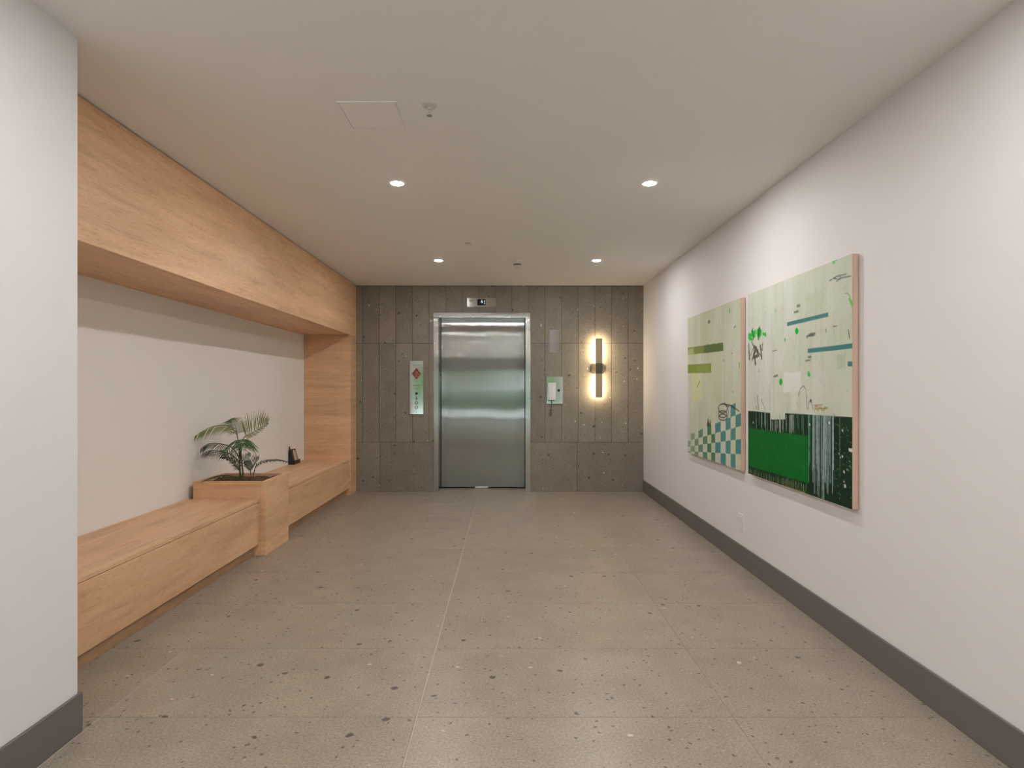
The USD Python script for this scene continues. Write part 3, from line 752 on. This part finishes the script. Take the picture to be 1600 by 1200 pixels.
def painting_base(cv):
    cv.put(cv.noise(9, 2.2, 1) * 2.2 - 0.75, S(222, 222, 219), 0.75)
    cv.put(cv.noise(5, 2.5, 2) * 2.4 - 1.0, S(190, 200, 168), 0.7)
    cv.put(cv.noise(34, 2.2, 3) * 3 - 1.6, S(170, 172, 140), 0.28)
    cv.put(cv.noise(60, 40, 4) * 5 - 3.2, S(150, 150, 130), 0.3)


# painting nearer the viewpoint
YA0, LA = 4.01, 1.21
A = Canvas(LA, HT, 0.0040, 21, S(206, 211, 194))
painting_base(A)


def pa(zx, zy, oy=390):
    u, v = 1155 + zx * 0.175, oy + zy * 0.175
    d = F * XC / (u - 793)
    return (YA0 - d, ZTOP - (EYE - (v - 609) * d / F))


def pb(zx, zy):
    return pa(zx, zy, 600)


A.put(A.quad([pa(590, 400), pa(780, 330), pa(780, 560), pa(590, 600)], 0.06), S(190, 196, 165), 0.35)
A.put(A.quad([pa(690, 620), pa(800, 600), pa(800, 690), pa(690, 700)], 0.04), S(222, 205, 190), 0.3)
A.put(A.quad([pa(875, 935), pa(945, 930), pa(945, 1060), pa(875, 1060)], 0.03), S(165, 170, 135), 0.3)
TEAL = S(72, 132, 132)
for a_, b_, r_ in ((pa(428, 667), pa(795, 580), 0.011), (pa(612, 905), pa(1012, 860), 0.012), (pa(968, 1022), pa(1020, 1020), 0.012)):
    A.put(A.quad([(a_[0], a_[1] - r_), (b_[0], b_[1] - r_), (b_[0], b_[1] + r_), (a_[0], a_[1] + r_)]), TEAL)
GRN = S(20, 190, 60)
for x_, y_, r_, k_ in ((513, 725, 0.018, 1), (407, 803, 0.010, .8), (322, 545, 0.012, .35), (620, 1108, 0.014, .9), (370, 1180, 0.020, 1), (175, 1078, 0.009, .4), (845, 103, 0.012, .7)):
    A.put(A.stroke([pa(x_, y_), pa(x_ + 2, y_ + 3)], r_, 0.01), GRN, k_)
A.put(A.stroke([pa(835, 100), pa(872, 92)], 0.006), S(60, 200, 120), 0.8)
for x_, y_, r_ in ((90, 775, .035), (125, 750, .040), (175, 740, .045), (222, 757, .020), (105, 800, .020)):
    A.put(A.stroke([pa(x_ - 8, y_), pa(x_ + 10, y_ + 3)], r_ * 0.62, 0.03), GRN, 0.95)
A.put(A.stroke([pa(120, 715), pa(125, 790)], 0.010, 0.02), S(15, 90, 35), 0.8)
A.put(A.stroke([pa(180, 705), pa(172, 795)], 0.012, 0.02), S(15, 80, 35), 0.8)
DK = S(60, 52, 40)
for pts_, r_ in (([(85, 850), (92, 980)], .008), ([(110, 820), (140, 885), (118, 985)], .006), ([(150, 880), (128, 960), (172, 945), (150, 880)], .012), ([(140, 960), (145, 1020)], .010),
                 ([(190, 860), (200, 970)], .009), ([(208, 840), (205, 900)], .006), ([(85, 975), (140, 860), (200, 960)], .005)):
    A.put(A.stroke([pa(*p_) for p_ in pts_], r_, 0.012), DK, 0.85)
INK = S(70, 68, 66)
for pts_, r_ in (([(803, 280), (870, 240), (955, 218)], .0045), ([(870, 282), (920, 250), (998, 237)], .0045), ([(845, 255), (890, 265), (905, 245)], .004), ([(520, 503), (538, 500)], .012), ([(492, 560), (526, 550)], .009),
                 ([(604, 778), (640, 755), (676, 752)], .010), ([(625, 770), (665, 766)], .008), ([(618, 960), (638, 958)], .009), ([(590, 995), (635, 984)], .006), ([(310, 1135), (342, 1124)], .009),
                 ([(300, 908), (330, 900)], .004), ([(975, 720), (985, 790)], .006), ([(840, 688), (870, 683)], .005), ([(75, 590), (77, 605)], .012), ([(945, 392), (970, 388), (990, 420)], .003), ([(775, 715), (776, 735)], .006)):
    A.put(A.stroke([pa(*p_) for p_ in pts_], r_ * 0.72, 0.005), INK, 0.75)
A.put(A.stroke([pa(985, 440), pa(1000, 470), pa(1010, 505)], 0.008, 0.006), S(90, 200, 60), 0.9)
A.put(A.quad([pa(395, 1098), pa(548, 1090), pa(552, 1270), pa(395, 1270)], 0.03), S(226, 226, 219), 0.9)
A.put(A.quad([pb(455, -40), pb(525, -40), pb(515, 240), pb(465, 240)], 0.03), S(222, 222, 212), 0.6)
for pts_, r_, k_ in (([(530, 110), (545, 40), (575, 15), (600, 60), (602, 220)], .003, .7), ([(612, 230), (622, 165), (640, 148), (660, 220)], .003, .8), ([(638, 146), (641, 152)], .008, .9), ([(165, 110), (172, 225)], .008, .6),
                      ([(205, 130), (198, 150), (235, 230)], .003, .6), ([(150, 200), (156, 225)], .006, .6), ([(140, 120), (142, 150)], .004, .6), ([(272, 0), (272, 255)], .002, .4)):
    A.put(A.stroke([pb(*p_) for p_ in pts_], r_, 0.006), INK, k_)
for pts_ in ([(668, 190), (742, 188)], [(672, 245), (678, 205), (700, 200)], [(700, 240), (712, 210), (735, 212), (738, 240)], [(750, 240), (762, 210), (790, 215)], [(680, 222), (780, 218)]):
    A.put(A.stroke([pb(*p_) for p_ in pts_], .0035, 0.004), S(160, 130, 40), 0.8)
# the dark lower field with its pale notch, drips, green block
field = np.maximum.reduce([A.quad([pb(60, 236), pb(277, 258), pb(277, 1300), pb(60, 1300)]), A.quad([pb(274, 316), pb(413, 316), pb(413, 1300), pb(274, 1300)]), A.quad([pb(410, 260), pb(1030, 298), pb(1030, 1300), pb(410, 1300)])])
A.put(field, S(16, 48, 30))
A.put(field * np.clip(A.noise(14, 6, 5) * 3 - 1.3, 0, 1), S(30, 78, 48), 0.7)
r4 = np.random.default_rng(5)


def drips(x0, x1, y0, y1, n, col, k0, k1, rmin=0.0015, rmax=0.004):
    for _ in range(n):
        x_ = r4.uniform(x0, x1)
        top, bot = y0 + r4.uniform(0, 12), y1 - r4.uniform(0, (y1 - y0) * 0.45)
        A.put(A.stroke([pb(x_, top), pb(x_ + r4.uniform(-3, 3), bot)], r4.uniform(rmin, rmax), 0.003), col, r4.uniform(k0, k1))


drips(150, 272, 252, 430, 12, S(150, 175, 160), .35, .8)
drips(280, 505, 275, 470, 30, S(175, 190, 180), .35, .9)
drips(510, 620, 275, 470, 6, S(120, 160, 140), .3, .7)
A.put(A.quad([pb(660, 272), pb(850, 285), pb(850, 900), pb(665, 850)], 0.05), S(70, 110, 105), 0.28)
drips(645, 852, 272, 1060, 36, S(175, 195, 192), .3, .85, .0015, .0042)
drips(612, 640, 275, 1000, 4, S(110, 170, 130), .4, .8)
drips(885, 915, 300, 830, 2, S(90, 130, 100), .4, .7)
block = A.quad([pb(60, 392), pb(617, 466), pb(617, 885), pb(60, 728)], 0.012)
A.put(block, S(0, 104, 36))
A.put(block * np.clip(A.noise(18, 18, 6) * 3 - 1.4, 0, 1), S(12, 122, 48), 0.6)
for x_ in np.linspace(90, 600, 42):
    x_ += r4.uniform(-6, 6)
    y_ = 740 + (x_ - 60) * 0.27
    A.put(A.stroke([pb(x_, y_ + r4.uniform(0, 30)), pb(x_, y_ + r4.uniform(50, 100))], r4.uniform(.0015, .004), 0.003), S(150, 170, 120), r4.uniform(.3, .75))
A.put(A.quad([pb(250, 860), pb(590, 965), pb(590, 985), pb(250, 885)], 0.02), S(170, 160, 80), 0.4)
for x_, y_, r_ in ((922, 415, .010), (920, 645, .010), (935, 785, .011), (945, 910, .013), (965, 765, .006), (990, 735, .005), (905, 655, .006), (935, 870, .007), (125, 343, .010), (150, 330, .005), (890, 620, .005), (985, 690, .004), (805, 345, .012), (628, 360, .010)):
    A.put(A.stroke([pb(x_, y_), pb(x_ + 1, y_ + 2)], r_ * 0.62, 0.004), S(215, 225, 215), 0.9)
A.put(A.stroke([pb(985, 588), pb(1014, 598)], 0.008, 0.004), S(225, 228, 222), 0.95)
for _ in range(60):
    x_, y_ = r4.uniform(860, 1010), r4.uniform(320, 1050)
    A.put(A.stroke([pb(x_, y_), pb(x_ + 1, y_ + 1)], r4.uniform(.001, .003)), S(140, 165, 140), 0.7)

# painting by the elevator
YBF, LB = 5.355, 1.22
B = Canvas(LB, HT, 0.0050, 37, S(203, 208, 187))
painting_base(B)


def pc(zx, zy):
    u, v = 1060 + zx * 0.24145, 460 + zy * 0.24145
    d = F * XC / (u - 793)
    return (YBF - d, ZTOP - (EYE - (v - 609) * d / F))


B.put(B.noise(14, 2, 7) * 2.6 - 1.2, S(206, 208, 150), 0.5)
B.put(B.quad([pc(85, 520), pc(150, 510), pc(150, 680), pc(85, 690)], 0.1), S(214, 220, 160), 0.6)
B.put(B.quad([pc(60, 345), pc(290, 312), pc(290, 366), pc(60, 392)], 0.004), S(128, 146, 78), 1.0)
B.put(B.quad([pc(165, 330), pc(290, 312), pc(290, 366), pc(165, 380)], 0.02), S(78, 108, 58), 0.85)
B.put(B.quad([pc(55, 350), pc(100, 345), pc(100, 395), pc(55, 395)], 0.08), S(190, 198, 140), 0.7)
B.put(B.quad([pc(55, 455), pc(212, 446), pc(212, 508), pc(55, 510)], 0.004), S(128, 150, 66), 1.0)
B.put(B.quad([pc(120, 462), pc(200, 455), pc(200, 500), pc(120, 505)], 0.05), S(150, 168, 84), 0.6)
cols = [50, 80, 105, 130, 158, 187, 213, 238, 273, 306, 338, 370, 408, 440]
TE, TE2 = S(70, 140, 140), S(64, 128, 100)


def crow(x_, r_):
    f_ = (x_ - 60) / 350.0
    left, right = (872, 912, 950, 985, 1015, 1040), (680, 765, 850, 935, 1035, 1140)
    return left[r_] + (right[r_] - left[r_]) * f_


for r_ in range(5):
    for c_ in range(len(cols) - 1):
        if (c_ + r_) % 2 == 1 or cols[c_] >= 408:
            continue
        if r_ == 0 and not (c_ in (10,)):
            continue
        x0_, x1_ = cols[c_], cols[c_ + 1]
        B.put(B.quad([pc(x0_, crow(x0_, r_)), pc(x1_, crow(x1_, r_)), pc(x1_, crow(x1_, r_ + 1)), pc(x0_, crow(x0_, r_ + 1))], 0.008), TE if c_ > 6 else TE2, 0.55 + 0.4 * min(1, c_ / 5))
for x_ in (190, 197, 206):
    B.put(B.quad([pc(x_ - 6, 855), pc(x_ + 6, 855), pc(x_, 785 + abs(x_ - 197) * 2)]), S(45, 70, 45), 0.9)
th = np.linspace(0, 2 * math.pi, 24)
for cx_, cy_, rx_, ry_ in ((287, 738, 29, 29), (287, 775, 28, 22), (288, 795, 27, 20)):
    B.put(B.stroke([pc(cx_ + rx_ * math.cos(t_), cy_ + ry_ * math.sin(t_)) for t_ in th], 0.0055), S(60, 55, 45), 0.85)
for pts_ in ([(262, 735), (260, 800)], [(300, 712), (340, 718), (392, 756)], [(312, 715), (325, 760), (318, 800)], [(330, 715), (360, 735)], [(275, 712), (300, 705), (330, 730)]):
    B.put(B.stroke([pc(*p_) for p_ in pts_], 0.005), S(60, 55, 45), 0.85)
for x_, y_, r_ in ((331, 106, .022), (393, 455, .018)):
    B.put(B.stroke([pc(x_, y_ - 8), pc(x_ + 1, y_ + 10)], r_ * 0.6, 0.012), S(80, 190, 100), 0.8)
B.put(B.stroke([pc(393, 460), pc(390, 540)], 0.004, 0.004), S(120, 190, 110), 0.6)
B.put(B.stroke([pc(195, 178), pc(202, 175)], 0.014, 0.008), INK, 0.8)
for pts_ in ([(360, 215), (372, 205)], [(352, 625), (354, 635)], [(290, 425), (294, 427)], [(120, 600), (140, 560)], [(345, 380), (347, 384)]):
    B.put(B.stroke([pc(*p_) for p_ in pts_], 0.006, 0.006), INK, 0.6)
for x_ in (245, 260, 275, 300, 318):
    B.put(B.stroke([pc(x_, 570), pc(x_ - 2, 700)], 0.003, 0.004), S(150, 190, 120), 0.45)

for cv, y_far, ln, lab in ((A, YA0, LA, 'abstract painting nearer the viewpoint, with dark green lower field and bright green block'),
                           (B, YBF, LB, 'abstract painting nearer the elevator, with olive bars and teal checks')):
    t = thing('painting', lab, 'painting', (XR, y_far - ln / 2, ZTOP - HT))
    obj('stretcher_edge', bx(XC + 0.0006, XR - 0.004, y_far - ln, y_far, ZTOP - HT, ZTOP, 0.0015), W['pine'], t)
    cv.build(y_far, ZTOP, t)
